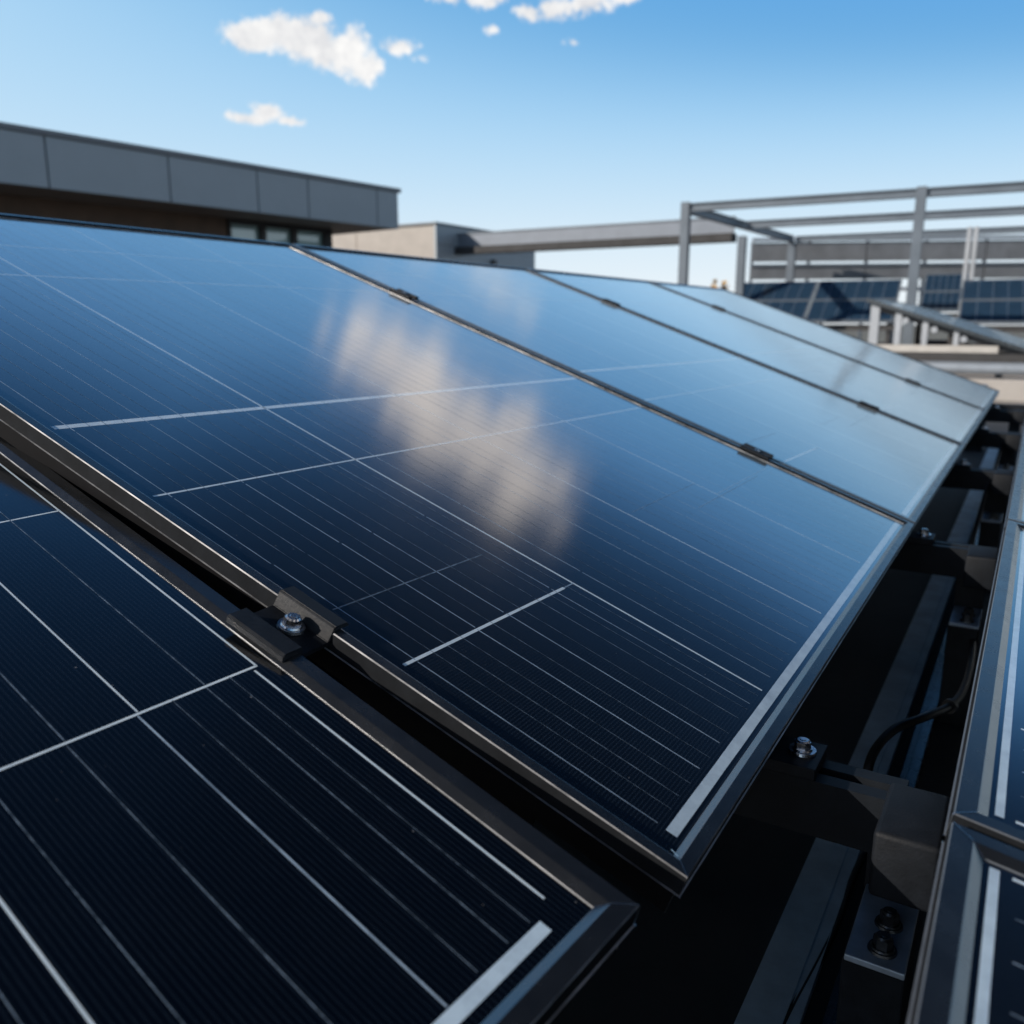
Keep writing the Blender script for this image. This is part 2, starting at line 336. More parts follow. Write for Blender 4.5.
# ------------------------------------------------------------------ solar panels
PROFILE = [(.0035, -.037), (.0035, -.0172), (-.0012, -.0160), (0, -.0155), (0, -.0009), (.0007, 0), (.0122, 0), (.0130, -.0004), (.0188, -.0036), (.0192, -.0055),
           (.0192, -.009), (.0065, -.009), (.0065, -.035), (.022, -.035), (.022, -.037)]
def frame_mesh(W, H, lip=1.0):
    bm = bmesh.new()
    corners = [(0, 0, 1, 1), (W, 0, -1, 1), (W, H, -1, -1), (0, H, 1, -1)]
    rings = [[bm.verts.new((cx + sx * i * (lip if i > .004 and z > -.008 else 1), cy + sy * i * (lip if i > .004 and z > -.008 else 1), z)) for i, z in PROFILE] for cx, cy, sx, sy in corners]
    n = len(PROFILE)
    MI = {4: 2, 2: 2, 8: 2, 0: 3, 1: 3, 3: 1}                # bare arrises, matt outer flank, glossy lip
    for k in range(4):
        a = rings[k]; b = rings[(k + 1) % 4]
        for i in range(n):
            j = (i + 1) % n; f = bm.faces.new((a[i], b[i], b[j], a[j])); f.material_index = MI.get(i, 0)
    fixn(bm); return bm
def seam_mesh(cx, cy, sx, sy):
    """the bare mitre line over a frame corner and down its outer arris"""
    bm = bmesh.new(); w = .00035
    t = Vector((sx, -sy, 0)).normalized() * w
    path = [(i, z) for i, z in PROFILE[0:10]]
    prev = None
    for i, z in path:
        e = .0003
        p = Vector((cx + sx * (i - e * .7), cy + sy * (i - e * .7), z + (e if i > .0005 else 0)))
        a = bm.verts.new(p + t); b = bm.verts.new(p - t)
        if prev: bm.faces.new((prev[0], prev[1], b, a))
        prev = (a, b)
    return bm
def line_mesh(lines, z):
    """flat ribbons lying on the laminate: (x0, y0, x1, y1, width)"""
    bm = bmesh.new()
    for (x0, y0, x1, y1, w) in lines:
        a = Vector((x0, y0, 0)); b = Vector((x1, y1, 0)); d = (b - a).normalized(); s = Vector((-d.y, d.x, 0)) * w / 2
        n = max(1, int((b - a).length / .05)); pv = None
        for k in range(n + 1):
            p = a.lerp(b, k / n); ww = random.uniform(.96, 1.04)
            q = (bm.verts.new((p + s * ww).to_tuple()[:2] + (z,)), bm.verts.new((p - s * ww).to_tuple()[:2] + (z,)))
            if pv: bm.faces.new((pv[1], q[1], q[0], pv[0]))
            pv = q
    fixn(bm)
    for f in bm.faces:
        if f.normal.z < 0: f.normal_flip()
    return bm
def sheet_with_lines(x0, x1, y0, y1, z0, z1, cell, grids, z, parent):
    bm = bmesh.new(); box(bm, x0, x1, y0, y1, z0, z1); mats = [cell]
    for name, mat, lines in grids:
        if not lines: continue
        l = line_mesh(lines, z); me = bpy.data.meshes.new('lines'); l.to_mesh(me); l.free()
        n = len(bm.faces); bm.from_mesh(me); bm.faces.ensure_lookup_table()
        for f in bm.faces[n:]: f.material_index = len(mats)
        mats.append(mat); z += .00004; bpy.data.meshes.remove(me)
    return link('cell_sheet', bm, mats, parent)
def panel(M, label, W, H, cell, grids, group, strips=(), arris='arris', lip=1.0):
    t = empty('solar_panel', label, 'solar panel', M, group)
    link('frame', frame_mesh(W, H, lip), ['anod', 'anod_side', arris, 'under_shade'], t)
    sheet_with_lines(.004, W - .004, .004, H - .004, -.0085, -.0046, cell, grids, -.00454, t)
    z = -.00436
    for s in strips: link('collector_strip', line_mesh([s], z), 'strip', t); z += .00003
    for (cx, cy, sx, sy) in ((0, 0, 1, 1), (W, 0, -1, 1), (W, H, -1, -1), (0, H, 1, -1)):
        link('corner_seam', seam_mesh(cx, cy, sx, sy), 'bare', t)
    # junction box under the laminate
    bm = bmesh.new(); box(bm, W / 2 - .06, W / 2 + .06, H - .20, H - .10, -.030, -.0090, bev=.004); link('junction_box', bm, 'rubber', t)
    return t

t20 = R(20)
PC = Vector((-.1532, .4676, -.3434 + G))                    # lower near corner of the main row
U = Vector((0, 1, 0)); V = Vector((-math.cos(t20), 0, math.sin(t20))); NP = Vector((math.sin(t20), 0, math.cos(t20)))
PW, PH, PITCH = 1.138, 1.562, 1.150

def main_grid():
    br, th, dt = [], [], []
    x0, x1, y0, y1 = .032, 1.108, .034, 1.53
    cols = [.291, .545, .800]
    for x in cols: br.append((x, y0, x, y1,    .0018 if x > .3 else .0027))
    br.append((.021, .717, x1, .690, .0078))
    br.append((.0225, .256, .272, .2465, .0033))
    br.append((.021, .560, x1, .537, .0026))
    th.append((.272, .2465, .291, .246, .0015))
    br.append((.03, 1.213, x1, 1.213, .0022)); br.append((.03, 1.368, x1, 1.368, .0018))
    dt.append((.030, .340, .245, .333, .0014));  dt.append((.70, .255, 1.0, .255, .0014)); dt.append((.56, .30, .80, .30, .0010))
    th.append((.80, .262, 1.10, .262, .0010))
    bus = [.036, .076, .121, .169, .222, .256, .325, .372, .430, .487, .590, .640, .690, .745, .845, .900, .955, 1.01, 1.065]
    ys = [y0, .254, .418, .551, .703, .86, 1.06, 1.213, 1.368, y1]
    rnd = random.Random(3)
    for k, x in enumerate(bus):
        faint = k % 3 == 1
        for a, b in zip(ys, ys[1:]):
            j = rnd.uniform(-.0007, .0007)
            (dt if faint else th).append((x + j, a + .0015, x + j + rnd.uniform(-.0006, .0006), b - .0015, rnd.uniform(.0007, .0009) if faint else rnd.uniform(.0008, .0012)))
    for x in bus:                                            # a fainter conductor between each pair
        if x < 1.05: dt.append((x + .0215, y0, x + .0215, y1, .00055))
    return [('busbars', 'ribbon', br), ('fine_busbars', 'ribbon_thin', th), ('dotted_busbars', 'ribbon_dotted', dt)]

MG = 'panels of the long tilted main row'
main = panel(basis(PC, U, V, NP), 'large black solar panel nearest in the tilted row, mirroring the cloud', PW, PH, 'cell', main_grid(), MG,
             strips=[(.034, .0242, 1.112, .0242, .0088)], lip=.80)
labels = ['pale blue reflecting panel of the tilted row, right behind the one mirroring the cloud',
          'third panel of the tilted row, second behind the one mirroring the cloud',
          'farthest solar panel at the end of the tilted row, beside the paved roof']
for i, lb in enumerate(labels):
    c = copy_tree(main); c.matrix_world = basis(PC + U * PITCH * (i + 1), U, V, NP); c['label'] = lb
    for ch in c.children:
        if ch.name.startswith('frame'): ch.material_slots[2].link = 'OBJECT'; ch.material_slots[2].material = MT['arris_dull']

# the foreground panel: a little lower, skewed a few degrees from the row
P0C = Vector(); 
def fit_front():
    u = Vector((.1139, .9929, .0333)).normalized(); v = Vector((-.9574, .1008, .2706)); v = (v - u * v.dot(u)).normalized(); n = u.cross(v).normalized()
    return u, v, n
u0, v0, n0 = fit_front()
def pix(px, py):
    """direction through a photo pixel, used once to lay out measured points in the world"""
    d = Vector((px - 512, 512 - py, -857)); return (cam.rotation_euler.to_matrix() @ d).normalized()
p0c = Vector((0, 0, G)) + pix(640, 905) * .54
def front_grid():
    W = PW; br, th, dt = [], [], []
    X = lambda u: W + u * .982
    ymid = .3115
    br.append((X(-1.08), ymid, X(-.031), ymid, .0021))
    br.append((X(-.0315), ymid, X(-.0295), 1.5, .0018)); br.append((X(-.0355), .042, X(-.0360), ymid - .004, .0017))
    for u in (-.1255, -.2475, -.37, -.49):
        (br if u == -.2475 else th).append((X(u), .036, X(u), ymid - .002, .0015 if u == -.2475 else .0013)); (br if u == -.1255 else th).append((X(u + .002), ymid + .002, X(u + .002), 1.5, .0013))
    for u in (-.0745, -.172, -.2195, -.2685, -.31, -.42): dt.append((X(u), .038, X(u), ymid - .002, .0008)); dt.append((X(u + .001), ymid + .002, X(u + .001), 1.5, .0009))
    dt.append((X(-.055), .038, X(-.055), ymid, .0005)); dt.append((X(-.10), .038, X(-.10), ymid, .0005))
    br.append((X(-1.08), .601, X(-.030), .601, .0020)); br.append((X(-1.08), .95, X(-.024), .95, .0022))
    rnd = random.Random(5)
    for k in range(0):
        u = rnd.uniform(-.5, -.04); a = rnd.uniform(.05, .28); b = min(.32, a + rnd.uniform(.02, .1)); dt.append((X(u), a, X(u) + rnd.uniform(-.001, .001), b, .0007))
    return [('busbars', 'ribbon', br), ('fine_busbars', 'ribbon_thin', th), ('dotted_busbars', 'ribbon_dotted', dt)]
panel(basis(p0c - u0 * PW, u0, v0, n0), 'near-black solar panel filling the lower left foreground, nearest the camera', PW, PH, 'cell_long', front_grid(), None,
      strips=[(PW - .60,   .0305, PW - .049, .0305, .0085)])

# right-hand row, falling away to the right
tR = R(10)
RX = Vector((math.cos(tR), 0, -math.sin(tR))); RY = Vector((0, 1, 0)); RN = Vector((math.sin(tR), 0, math.cos(tR)))
rc = Vector((0, 0, G)) + pix(953, 817) * .60
RWd, RPITCH = .912, .922
def right_grid():
    br, th, dt = [], [], []
    y0, y1 = .028, .886
    br.append((.034, y0, 1.53, y0, .0030)); br.append((.034, y1, 1.53, y1, .0030))
    for k in range(1, 6): y = y0 + (y1 - y0) * k / 6; br.append((.034, y, 1.53, y, .0022))
    for k in range(6):
        for j in range(1, 4): y = y0 + (y1 - y0) * (k + j / 4) / 6; (th if j == 2 else dt).append((.036, y, 1.52, y, .0011))
    for k in range(1, 11): x = .03 + k * .137; (br if k % 5 == 0 else dt).append((x, y0, x, y1, .0014))
    return [('busbars', 'ribbon', br), ('fine_busbars', 'ribbon_thin', th), ('dotted_busbars', 'ribbon_dotted', dt)]
RGp = 'panels of the right-hand row'
rlab = ['right-hand panel at the lower right corner, only its mitred frame corner in view', 'solar panel on the right edge, directly beyond the framed corner with the mitred joint',
        'solar panel on the right edge, second beyond the mitred frame joint', 'solar panel on the right edge, third beyond the mitred frame joint']
right0 = None
for i, lb in enumerate(rlab):
    Mx = basis(rc + RY * (RPITCH * (i - 1) + .005), RX, RY, RN)
    if right0 is None: right0 = panel(Mx, lb, PH, RWd, 'cell', right_grid(), RGp, strips=[(.025, .026, .025, .888, .0054)], arris='arris_dull')
    else:
        c = copy_tree(right0); c.matrix_world = Mx; c['label'] = lb

# ------------------------------------------------------------------ clamps between panels
def mid_clamp(M, label, half, L_, drop_l=0.0, gap_l=0.0, group=None, bolt_r=.0075, wide=.017, wide_l=None):
    """two lips over neighbouring frames joined by a sunken web; local x across the joint, y along it"""
    t = empty('mid_clamp', label, 'clamp', M, group)
    th = .0035 + drop_l * .3; wz_l = -.0065 - drop_l * .3; wz_r = -.0045 - drop_l * .4; wl = wide_l or wide
    pr = [(-half - gap_l - wl, -drop_l + .0005), (-half - gap_l - wl, -drop_l + th), (-half - gap_l - wl + .002, -drop_l + th + .0015), (-half - gap_l - .001, -drop_l + th + .0015), (-half - gap_l + .002, wz_l), (half - .003, wz_r),
          (half + .0005, .0035), (half + .002, .005), (half + wide - .002, .0045), (half + wide, .0030), (half + wide, .0005), (half + .0025, .0005), (half - .0005, wz_r - .004), (-half - gap_l + .0005, wz_l - .004), (-half - gap_l - .0005, -drop_l + .0005)]
    bm = bmesh.new()
    P = [(x, z) for x, z in pr]
    A = [bm.verts.new((x, -L_ / 2, z)) for x, z in P]; B = [bm.verts.new((x, L_ / 2, z)) for x, z in P]; n = len(P)
    for i in range(n): bm.faces.new((A[i], A[(i + 1) % n], B[(i + 1) % n], B[i]))
    bm.faces.new(A); bm.faces.new(list(reversed(B))); fixn(bm)
    bmesh.ops.bevel(bm, geom=[e for e in bm.edges if len(e.link_faces) == 2 and e.calc_face_angle(0) > R(40)], offset=.0006, segments=2, affect='EDGES')
    link('clamp_body', bm, 'blackplate', t)
    hexbolt(t, Matrix.Translation((-gap_l * .25, 0, (wz_l + wz_r) / 2 + .0004)), bolt_r, bolt_r * 1.6, .0055)
    return t
# near one, bridging foreground panel and main row
E0 = lambda s: p0c + v0 * s                      # point on the foreground panel's edge
cs = .343
pm = PC + V * cs
# nearest point on the foreground panel's edge
k = (pm - p0c).dot(v0); pe = E0(k)
gapv = pm - pe; gy = gapv.dot(U); gz = gapv.dot(NP)
Mc = basis(pm - U * .010, U, V, NP)
mid_clamp(Mc, 'big black clamp with shiny bolt bridging the foreground panel and the cloud-mirroring panel', .010, .062, gz + .001, max(0.0, gy - .020), None, .0072, .0175, .020)
CG = 'mid clamps on the joints of the main row'
cl = [(1, .302, 'black clamp low on the joint behind the cloud-mirroring panel'), (1, 1.185, 'small black clamp high on the joint behind the cloud-mirroring panel, left of the cloud reflection'),
      (2, .285, 'black clamp low on the joint between the second and third row panels'), (2, 1.195, 'small clamp high on the joint between the second and third row panels'),
      (3, .30, 'dark clamp low on the joint before the farthest row panel'), (3, 1.19, 'tiny dark clamp high on the joint before the farthest row panel')]
for j, s, lb in cl:
    mid_clamp(basis(PC + U * (PITCH * j - .006) + V * s, U, V, NP), lb, .006, .058, 0, 0, CG, .006, .013)

# ------------------------------------------------------------------ substructure in the gap
ZR = -.385 + G
RAILS = [.728, 1.657, 2.58, 3.50, 4.42]
names = ['nearest', 'second', 'third', 'fourth', 'farthest']
def rail(y, i):
    t = empty('mounting_rail', f'{names[i]} black rail reaching from under the tilted row to the right row', 'mounting rail', Matrix.Translation((0, y, ZR)), 'mounting rails under the tilted row')
    w, h = .022, .052
    # slotted strut channel, slot upwards
    pr = [(-w, -h), (w, -h), (w, 0), (.006, 0), (.006, -.010), (.0085, -.012), (w - .003, -.012), (w - .003, -h + .003), (-w + .003, -h + .003), (-w + .003, -.012), (-.0085, -.012), (-.006, -.010), (-.006, 0), (-w, 0)]
    bm = bmesh.new(); extrude_profile(bm, pr, -1.62, -.055); fixn(bm); link('channel', bm, 'anod_dark', t)
    bm = bmesh.new(); box(bm, -.068, -.0205, -.082, .006, -.052, .0045, bev=.0045, seg=3)
    link('end_cap', bm, 'capmat', t, smooth=True)
    return t
def end_clamp(y, i):
    t = empty('end_clamp', f'dark square clamp plate with a bolt on the {names[i]} mounting rail', 'clamp', Matrix.Translation((-.1415, y + .002, ZR + .0005)), 'end clamps on the mounting rails')
    bm = bmesh.new(); box(bm, -.030, .0175, -.026, .026, 0, .011, bev=.0009); link('clamp_plate', bm, 'blackplate', t)
    hexbolt(t, Matrix.Translation((.000, .003, .011)), .0072, .0125, .0062)
    return t
def rail_foot(y, i):
    t = empty('rail_foot', f'bolted grey foot bracket beneath the end of the {names[i]} mounting rail', 'bracket', Matrix.Translation((-.058, y, 0)), 'foot brackets under the mounting rails')
    z = .195
    boxobj('pedestal', -.026, .022, -.064, .035, .004, z - .0062, 'blackplate', t, .002)
    boxobj('bracket_plate', -.024, .022, -.068, .038, z - .006, z, 'galv_light', t, .0012)
    boxobj('upright', -.026, .020, .040, .046, .010, ZR - .0535, 'blackplate', t, .001)
    for dy in (-.047, -.012): hexbolt(t, Matrix.Translation((.002, dy, z)), .0078, .0115, .0085, 'darkbolt')
for i, y in enumerate(RAILS):
    rail(y, i); end_clamp(y, i); rail_foot(y, i)

# base channels lying on the roof along the gap
def base_channel(x0, x1, h, label, mat):
    t = empty('base_channel', label, 'channel', Matrix.Translation(((x0 + x1) / 2, 0, .005)), 'base channels on the roof in the gap')
    w = (x1 - x0) / 2
    pr = [(-w, 0), (w, 0), (w, h), (w - .012, h), (w - .012, h - .0025), (w - .0145, h - .0025), (w - .0145, h), (-w, h)]
    M = Matrix.Rotation(R(90), 4, 'Z')
    bm = bmesh.new(); extrude_profile(bm, [(-y, z) for y, z in pr], -1.5, 5.4, M); fixn(bm); link('channel', bm, mat, t)
base_channel(-.186, -.130, .012, 'wide blue-grey flat channel on the roof under the gap between the rows', 'galv')
base_channel(-.108, -.086, .030, 'narrow dark channel on the roof beside the wide one', 'anod')

def pz(px, py, z):
    d = pix(px, py); return Vector((0, 0, G)) + d * ((z - G) / d.z)
def cable(name, pts, r, label, clip=None):
    bm = bmesh.new(); tube(bm, pts, r); o = link(name, bm, 'rubber', None, True); tag(o, label, 'cable')
    if clip is not None:
        bm = bmesh.new(); cyl(bm, r * 1.7, -.005, .005, 20); fixn(bm)
        d = clip[1].normalized(); link('cable_clip', bm, 'rubber', o, True, Matrix.Translation(clip[0]) @ d.to_track_quat('Z', 'Y').to_matrix().to_4x4())
    return o
zc = .17
cp = [pz(866, 815, .10), pz(866, 782, zc), pz(874, 752, zc + .03), pz(895, 729, zc + .04), pz(925, 717, zc + .04), pz(950, 706, zc + .03), pz(964, 688, zc + .02), pz(972, 655, zc), pz(972, 620, zc - .01), pz(966, 590, zc), pz(960, 568, zc + .03)]
cable('power_cable', cp, .0055, 'thick black cable looping along the gap beside the blue-grey channel', (cp[5], cp[6] - cp[4]))
cp2 = [pz(975, 640, .06), pz(968, 610, .09), pz(962, 590, .12), pz(958, 575, .14), pz(955, 560, .2)]
cable('thin_cable', cp2, .004, 'thin black cable dropping behind the second mounting rail')

cp3 = [pz(866, 850, .02), pz(850, 884, .014), pz(838, 920, .013), pz(818, 962, .013), pz(790, 1015, .013), pz(760, 1080, .013)]
cable('roof_cable', cp3, .0042, 'thin black cable lying along the wide flat channel in front')
for i_, (ya, yb) in enumerate(((1.70, 2.54), (2.62, 3.46))):
    m_ = (ya + yb) / 2
    cable('hanging_cable', [(-.075, ya, ZR - .03), (-.085, ya + .16, .19), (-.070, m_, .14 + .02 * i_), (-.090, yb - .18, .17), (-.078, yb, ZR - .03)], .005, f'black cable sagging between the {["second and third", "third and fourth"][i_]} mounting rails')
# purlins and legs carrying the tilted row
for s, nm in ((.343, 'lower'), (1.19, 'upper')):
    t = PC + V * s - NP * .0395
    bm = bmesh.new(); box(bm, -.02, .02, .0, 4.56, -.042, 0, bev=.002)
    o = link('purlin', bm, 'anod_dark', None, M=basis((t.x, t.y, t.z), Vector((math.cos(t20), 0, -math.sin(t20))), U, NP)); tag(o, f'{nm} black purlin under the tilted row of panels', 'purlin', 'purlins under the tilted row')
    for y in RAILS:
        o = boxobj('support_leg', t.x - .016, t.x + .016, y - .015, y + .015, ZR + .0005 if s < 1 else .005, t.z - .045, 'galv'); tag(o, f'steel leg carrying the {nm} purlin on a mounting rail' if s < 1 else 'tall steel leg carrying the upper purlin', 'leg', 'legs under the tilted row')
# black strip added under the row's first frame to block sun through the seam
q_ = PC + V * .12 - NP * .085 + U * .048; e_ = PC + V * 1.52 - NP * .085 + U * .048
bm = bmesh.new(); beam(bm, q_, e_, .003, .092, up=NP); tag(link('seam_sun_block', bm, 'under_shade'), 'added black sun-blocking strip under the seam of the foreground panel and the row', 'sun blocker')
# unseen sheets added behind the panels to keep sun off the roof beneath
q_ = PC + V * (PH - .03) - NP * .05
bm = bmesh.new(); beam(bm, (q_.x - .02, .47, (q_.z + .01) / 2), (q_.x - .02, 5.05, (q_.z + .01) / 2), .003, q_.z - .03)
tag(link('back_sun_block', bm, 'galv'), 'unseen grey sheet added to block sun at the raised back of the tilted row', 'deflector')
q_ = p0c + v0 * (PH - .03) - n0 * .05  # second sun-blocking sheet, added behind the foreground panel
bm = bmesh.new(); a_ = q_ - u0 * 1.13; beam(bm, (a_.x, a_.y, a_.z / 2 + .005), (q_.x, q_.y, q_.z / 2 + .005), .003, q_.z - .05)
tag(link('back_sun_block', bm, 'galv'), 'unseen grey sheet added to block sun behind the near-black foreground panel', 'deflector')
# legs under foreground and right panels
for a, b in ((-.2, .2), (-1.0, .2), (-.2, 1.35), (-1.0, 1.35)):
    q = p0c + u0 * a + v0 * b - n0 * .042
    o = boxobj('support_leg', q.x - .016, q.x + .016, q.y - .016, q.y + .016, .005, q.z, 'galv'); tag(o, 'steel leg under the near-black foreground panel', 'leg', 'legs under the foreground panel')
for yy in (-.25, .527, 1.449, 2.37, 3.0):
    for xx in (.16, 1.35):
        q = rc + RX * xx - RN * .042; o = boxobj('support_leg', q.x - .016, q.x + .016, yy - .016, yy + .016, .005, q.z, 'galv'); tag(o, 'steel leg under the right-hand row of panels', 'leg', 'legs under the right-hand row')

# bracket standing at the far low corner of the row
q = PC + U * (PITCH * 4 - .02) + V * .02
t = empty('corner_bracket', 'small dark bracket with a silver top just past the far end of the tilted row', 'bracket', Matrix.Translation((q.x - .10, q.y + .35, .005)))
boxobj('bracket_body', -.06, .06, -.06, .06, 0, .30, 'blackplate', t, .004)
boxobj('arm', .06, .30, -.03, .03, .20, .26, 'blackplate', t, .004)
boxobj('silver_cap', -.05, .05, -.05, .05, .30, .36, 'galv_light', t, .015)

# ------------------------------------------------------------------ second tilted table behind, on pale posts
def Z(z): return z + G
def small_panel(M, label, W, H, cell, group, nx):
    t = empty('solar_panel', label, 'solar panel', M, group)
    fr = bmesh.new()
    for (x0, x1, y0, y1) in ((0, W, 0, .028), (0, W, H - .028, H), (0, .028, .028, H - .028), (W - .028, W, .028, H - .028)): box(fr, x0, x1, y0, y1, -.04, .004)
    link('frame', fr, 'steel' if cell == 'cell_far' else 'anod', t)
    lines = [(.03 + (W - .06) * k / nx, .03, .03 + (W - .06) * k / nx, H - .03, .012) for k in range(1, nx)]
    sheet_with_lines(.028, W - .028, .028, H - .028, -.02, 0, cell, [('busbars', 'ribbon_dotted', lines)], .0015, t)
    return t
tT = R(18.5)
A = Vector((-1.64, 10.0, Z(.25)))
VX = Vector((math.cos(tT), 0, -math.sin(tT))); VN = Vector((math.sin(tT), 0, math.cos(tT)))
ord_ = ['nearest', 'second', 'third']
for i in range(3):
    small_panel(basis(A + U * (1.32 * i), VX, U, VN), f'{ord_[i]} panel of the grey striped table on pale posts', 2.1, 1.30, 'cell', 'panels of the table on pale posts', 7)
trk = empty('panel_rack', 'rack of four pale posts on a beam under the striped panel table', 'rack', Matrix.Translation((A.x, A.y + .06, 0)))
for k, (dx, w) in enumerate(((.04, .09), (.29, .065), (.56, .055), (.86, .05))):
    top = A.z - dx * math.tan(tT) - .05
    bm = bmesh.new(); box(bm, dx, dx + w, 0, .07, Z(-.235), top, bev=.004); link('post', bm, 'steel_light', trk)
boxobj('base_beam', -.02, 1.28, -.03, .10, Z(-.31), Z(-.237), 'white_beam', trk, .006)
bm = bmesh.new(); beam(bm, (.02, .03, A.z - .075), (1.9, .03, A.z - .075 - 1.88 * math.tan(tT)), .05, .05); link('sloped_rail', bm, 'blackplate', trk)
for k in range(3):
    bm = bmesh.new(); cyl(bm, .03, -.05, .05, 16, M=Matrix.Translation((.40 + .28 * k, -.02, A.z - .10 - (.40 + .28 * k) * math.tan(tT))) @ Matrix.Rotation(R(90), 4, 'X')); fixn(bm); link('pipe_end', bm, 'steel_light', trk)
for k in range(4):
    bm = bmesh.new(); box(bm, .1 + .42 * k, .16 + .42 * k, 3.5, 3.56, .001, A.z - (.1 + .42 * k) * math.tan(tT) - .06); link('rear_post', bm, 'kerb', trk)
tag(boxobj('roof_upstand', -3.0, 2.6, 8.9, 11.2, .002, Z(-.505), 'deck', None, .012), 'low beige concrete upstand crossing the roof beyond the end of the row', 'upstand')
tag(boxobj('plinth', A.x - .3, 1.6, 9.95, 10.6, Z(-.5045), Z(-.315), 'kerb', None, .01), 'long dark plinth under the pale beam and its posts', 'plinth')
cd = empty('conduit', 'pale horizontal pipe running across in front of the dark plinth', 'pipe', Matrix.Translation((-2.2, 9.08, Z(-.415))))
bm = bmesh.new(); tube(bm, [(0, 0, 0), (1.5, 0, 0), (4, 0, 0)], .055, 16); link('pipe', bm, 'pipe', cd, True)
for x in (.3, 1.9, 3.6): boxobj('pipe_stand', x - .03, x + .03, -.03, .03, -.0895, -.05, 'blackplate', cd)

# ------------------------------------------------------------------ blue tables facing the camera
yawT = R(4)
TX = Vector((math.cos(yawT), math.sin(yawT), 0)); back = Vector((-math.sin(yawT), math.cos(yawT), 0))
tt = R(27)
TY = (back * math.cos(tt) + Vector((0, 0, math.sin(tt)))).normalized(); TN = TX.cross(TY)
def blue_table(o, cols, word, hw=1.40):
    o = Vector(o); hh = .78
    for r_ in range(2):
        for c_ in range(cols):
            pos = o + TX * (hw + .02) * c_ + TY * (hh + .02) * r_
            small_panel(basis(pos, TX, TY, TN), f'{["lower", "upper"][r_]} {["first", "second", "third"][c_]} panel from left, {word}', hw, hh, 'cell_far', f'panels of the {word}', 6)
    rk = empty('panel_rack', f'low dark steel rack under the {word}', 'rack', Matrix.Translation((o.x, o.y, 0)))
    for c_ in range(cols + 1):
        p = TX * (.1 + (hw + .02) * c_ - (.2 if c_ == cols else 0))
        bm = bmesh.new(); box(bm, p.x - .03, p.x + .03, p.y + .15, p.y + .21, 0.001, o.z - .02); link('front_post', bm, 'kerb', rk)
        q_ = p + back * 1.25
        bm = bmesh.new(); box(bm, q_.x - .03, q_.x + .03, q_.y - .03, q_.y + .03, 0.001, o.z + .50); link('rear_post', bm, 'steel_light', rk)
    bm = bmesh.new(); e = TX * (hw + .02) * cols
    beam(bm, Vector((0, .12, o.z - .11)), Vector((e.x, e.y + .12, o.z - .11)), .06, .10); link('front_rail', bm, 'kerb', rk)
    bm = bmesh.new(); beam(bm, Vector((0, .4, .25)), Vector((e.x, e.y + .4, .25)), .3, .22); link('ballast_beam', bm, 'kerb', rk)
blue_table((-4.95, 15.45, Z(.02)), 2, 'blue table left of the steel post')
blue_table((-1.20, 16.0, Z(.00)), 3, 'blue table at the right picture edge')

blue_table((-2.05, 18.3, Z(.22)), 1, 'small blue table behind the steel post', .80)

# ------------------------------------------------------------------ steel frame
sf = empty('steel_frame', 'open grey steel frame of posts and beams over the far roof', 'steel frame', Matrix.Translation((-4.92, 13.3, 0)) @ Matrix.Rotation(R(3), 4, 'Z'))
ox, oy = -4.92, 13.3
FT = Z(1.78)
YB = [13.3, 16.05, 19.3]
def fpost(x, y, w, mat='steel', top=FT):
    bm = bmesh.new(); tt_ = .012
    # H section
    box(bm, x - ox - w / 2, x - ox + w / 2, y - oy - w / 2, y - oy - w / 2 + tt_ * 1.6, .001, top); box(bm, x - ox - w / 2, x - ox + w / 2, y - oy + w / 2 - tt_ * 1.6, y - oy + w / 2, .001, top)
    box(bm, x - ox - tt_, x - ox + tt_, y - oy - w / 2 + tt_ * 1.6, y - oy + w / 2 - tt_ * 1.6, .001, top - .001)
    box(bm, x - ox - w, x - ox + w, y - oy - w, y - oy + w, .0012, .03)
    link('post', bm, mat, sf)
def fbeam(name, a, b, w, h, mat='steel'):
    bm = bmesh.new(); a = Vector(a) - Vector((ox, oy, 0)); b = Vector(b) - Vector((ox, oy, 0)); t_ = .014
    beam(bm, a + Vector((0, 0, h / 2 - t_ / 2)), b + Vector((0, 0, h / 2 - t_ / 2)), w, t_); beam(bm, a - Vector((0, 0, h / 2 - t_ / 2)), b - Vector((0, 0, h / 2 - t_ / 2)), w, t_)
    beam(bm, a, b, w * .35, h - 2 * t_); link(name, bm, mat, sf)
for x in (-4.92, -1.62, 1.56): fpost(x, YB[0], .13, top=FT + .02)
for x in (-4.70, 1.78): fpost(x, YB[1], .14, top=FT - .26)
fpost(-4.44, YB[2], .15, top=FT - .15); fpost(2.04, YB[2], .15, top=FT - .15)
for a_, b_ in ((-4.92, -1.62), (-1.62, 1.56), ): fbeam('front_beam', (a_ + .068, YB[0], FT - .06), (b_ - .068, YB[0], FT - .06), .11, .12)
fbeam('middle_beam', (-4.62, YB[1], FT - .07), (1.72, YB[1], FT - .07), .12, .13)
fbeam('rear_beam', (-4.36, YB[2], FT - .07), (1.96, YB[2], FT - .07), .12, .12)
for x in (-4.92, 1.56): fbeam('side_beam', (x, YB[0] + .07, FT - .07), (x + .48, YB[2] - .01, FT - .07), .11, .13)
# pale twin post behind the gap of the blue tables
tp = empty('twin_post', 'pale twin post standing in the gap between the blue tables', 'post', Matrix.Translation((-1.28, 18.2, 0)))
for dx in (-.09, .02): boxobj('post', dx, dx + .07, -.05, .05, .001, Z(1.68), 'steel_light', tp, .006)
boxobj('base_plate', -.16, .18, -.1, .1, .0015, .02, 'steel_light', tp)

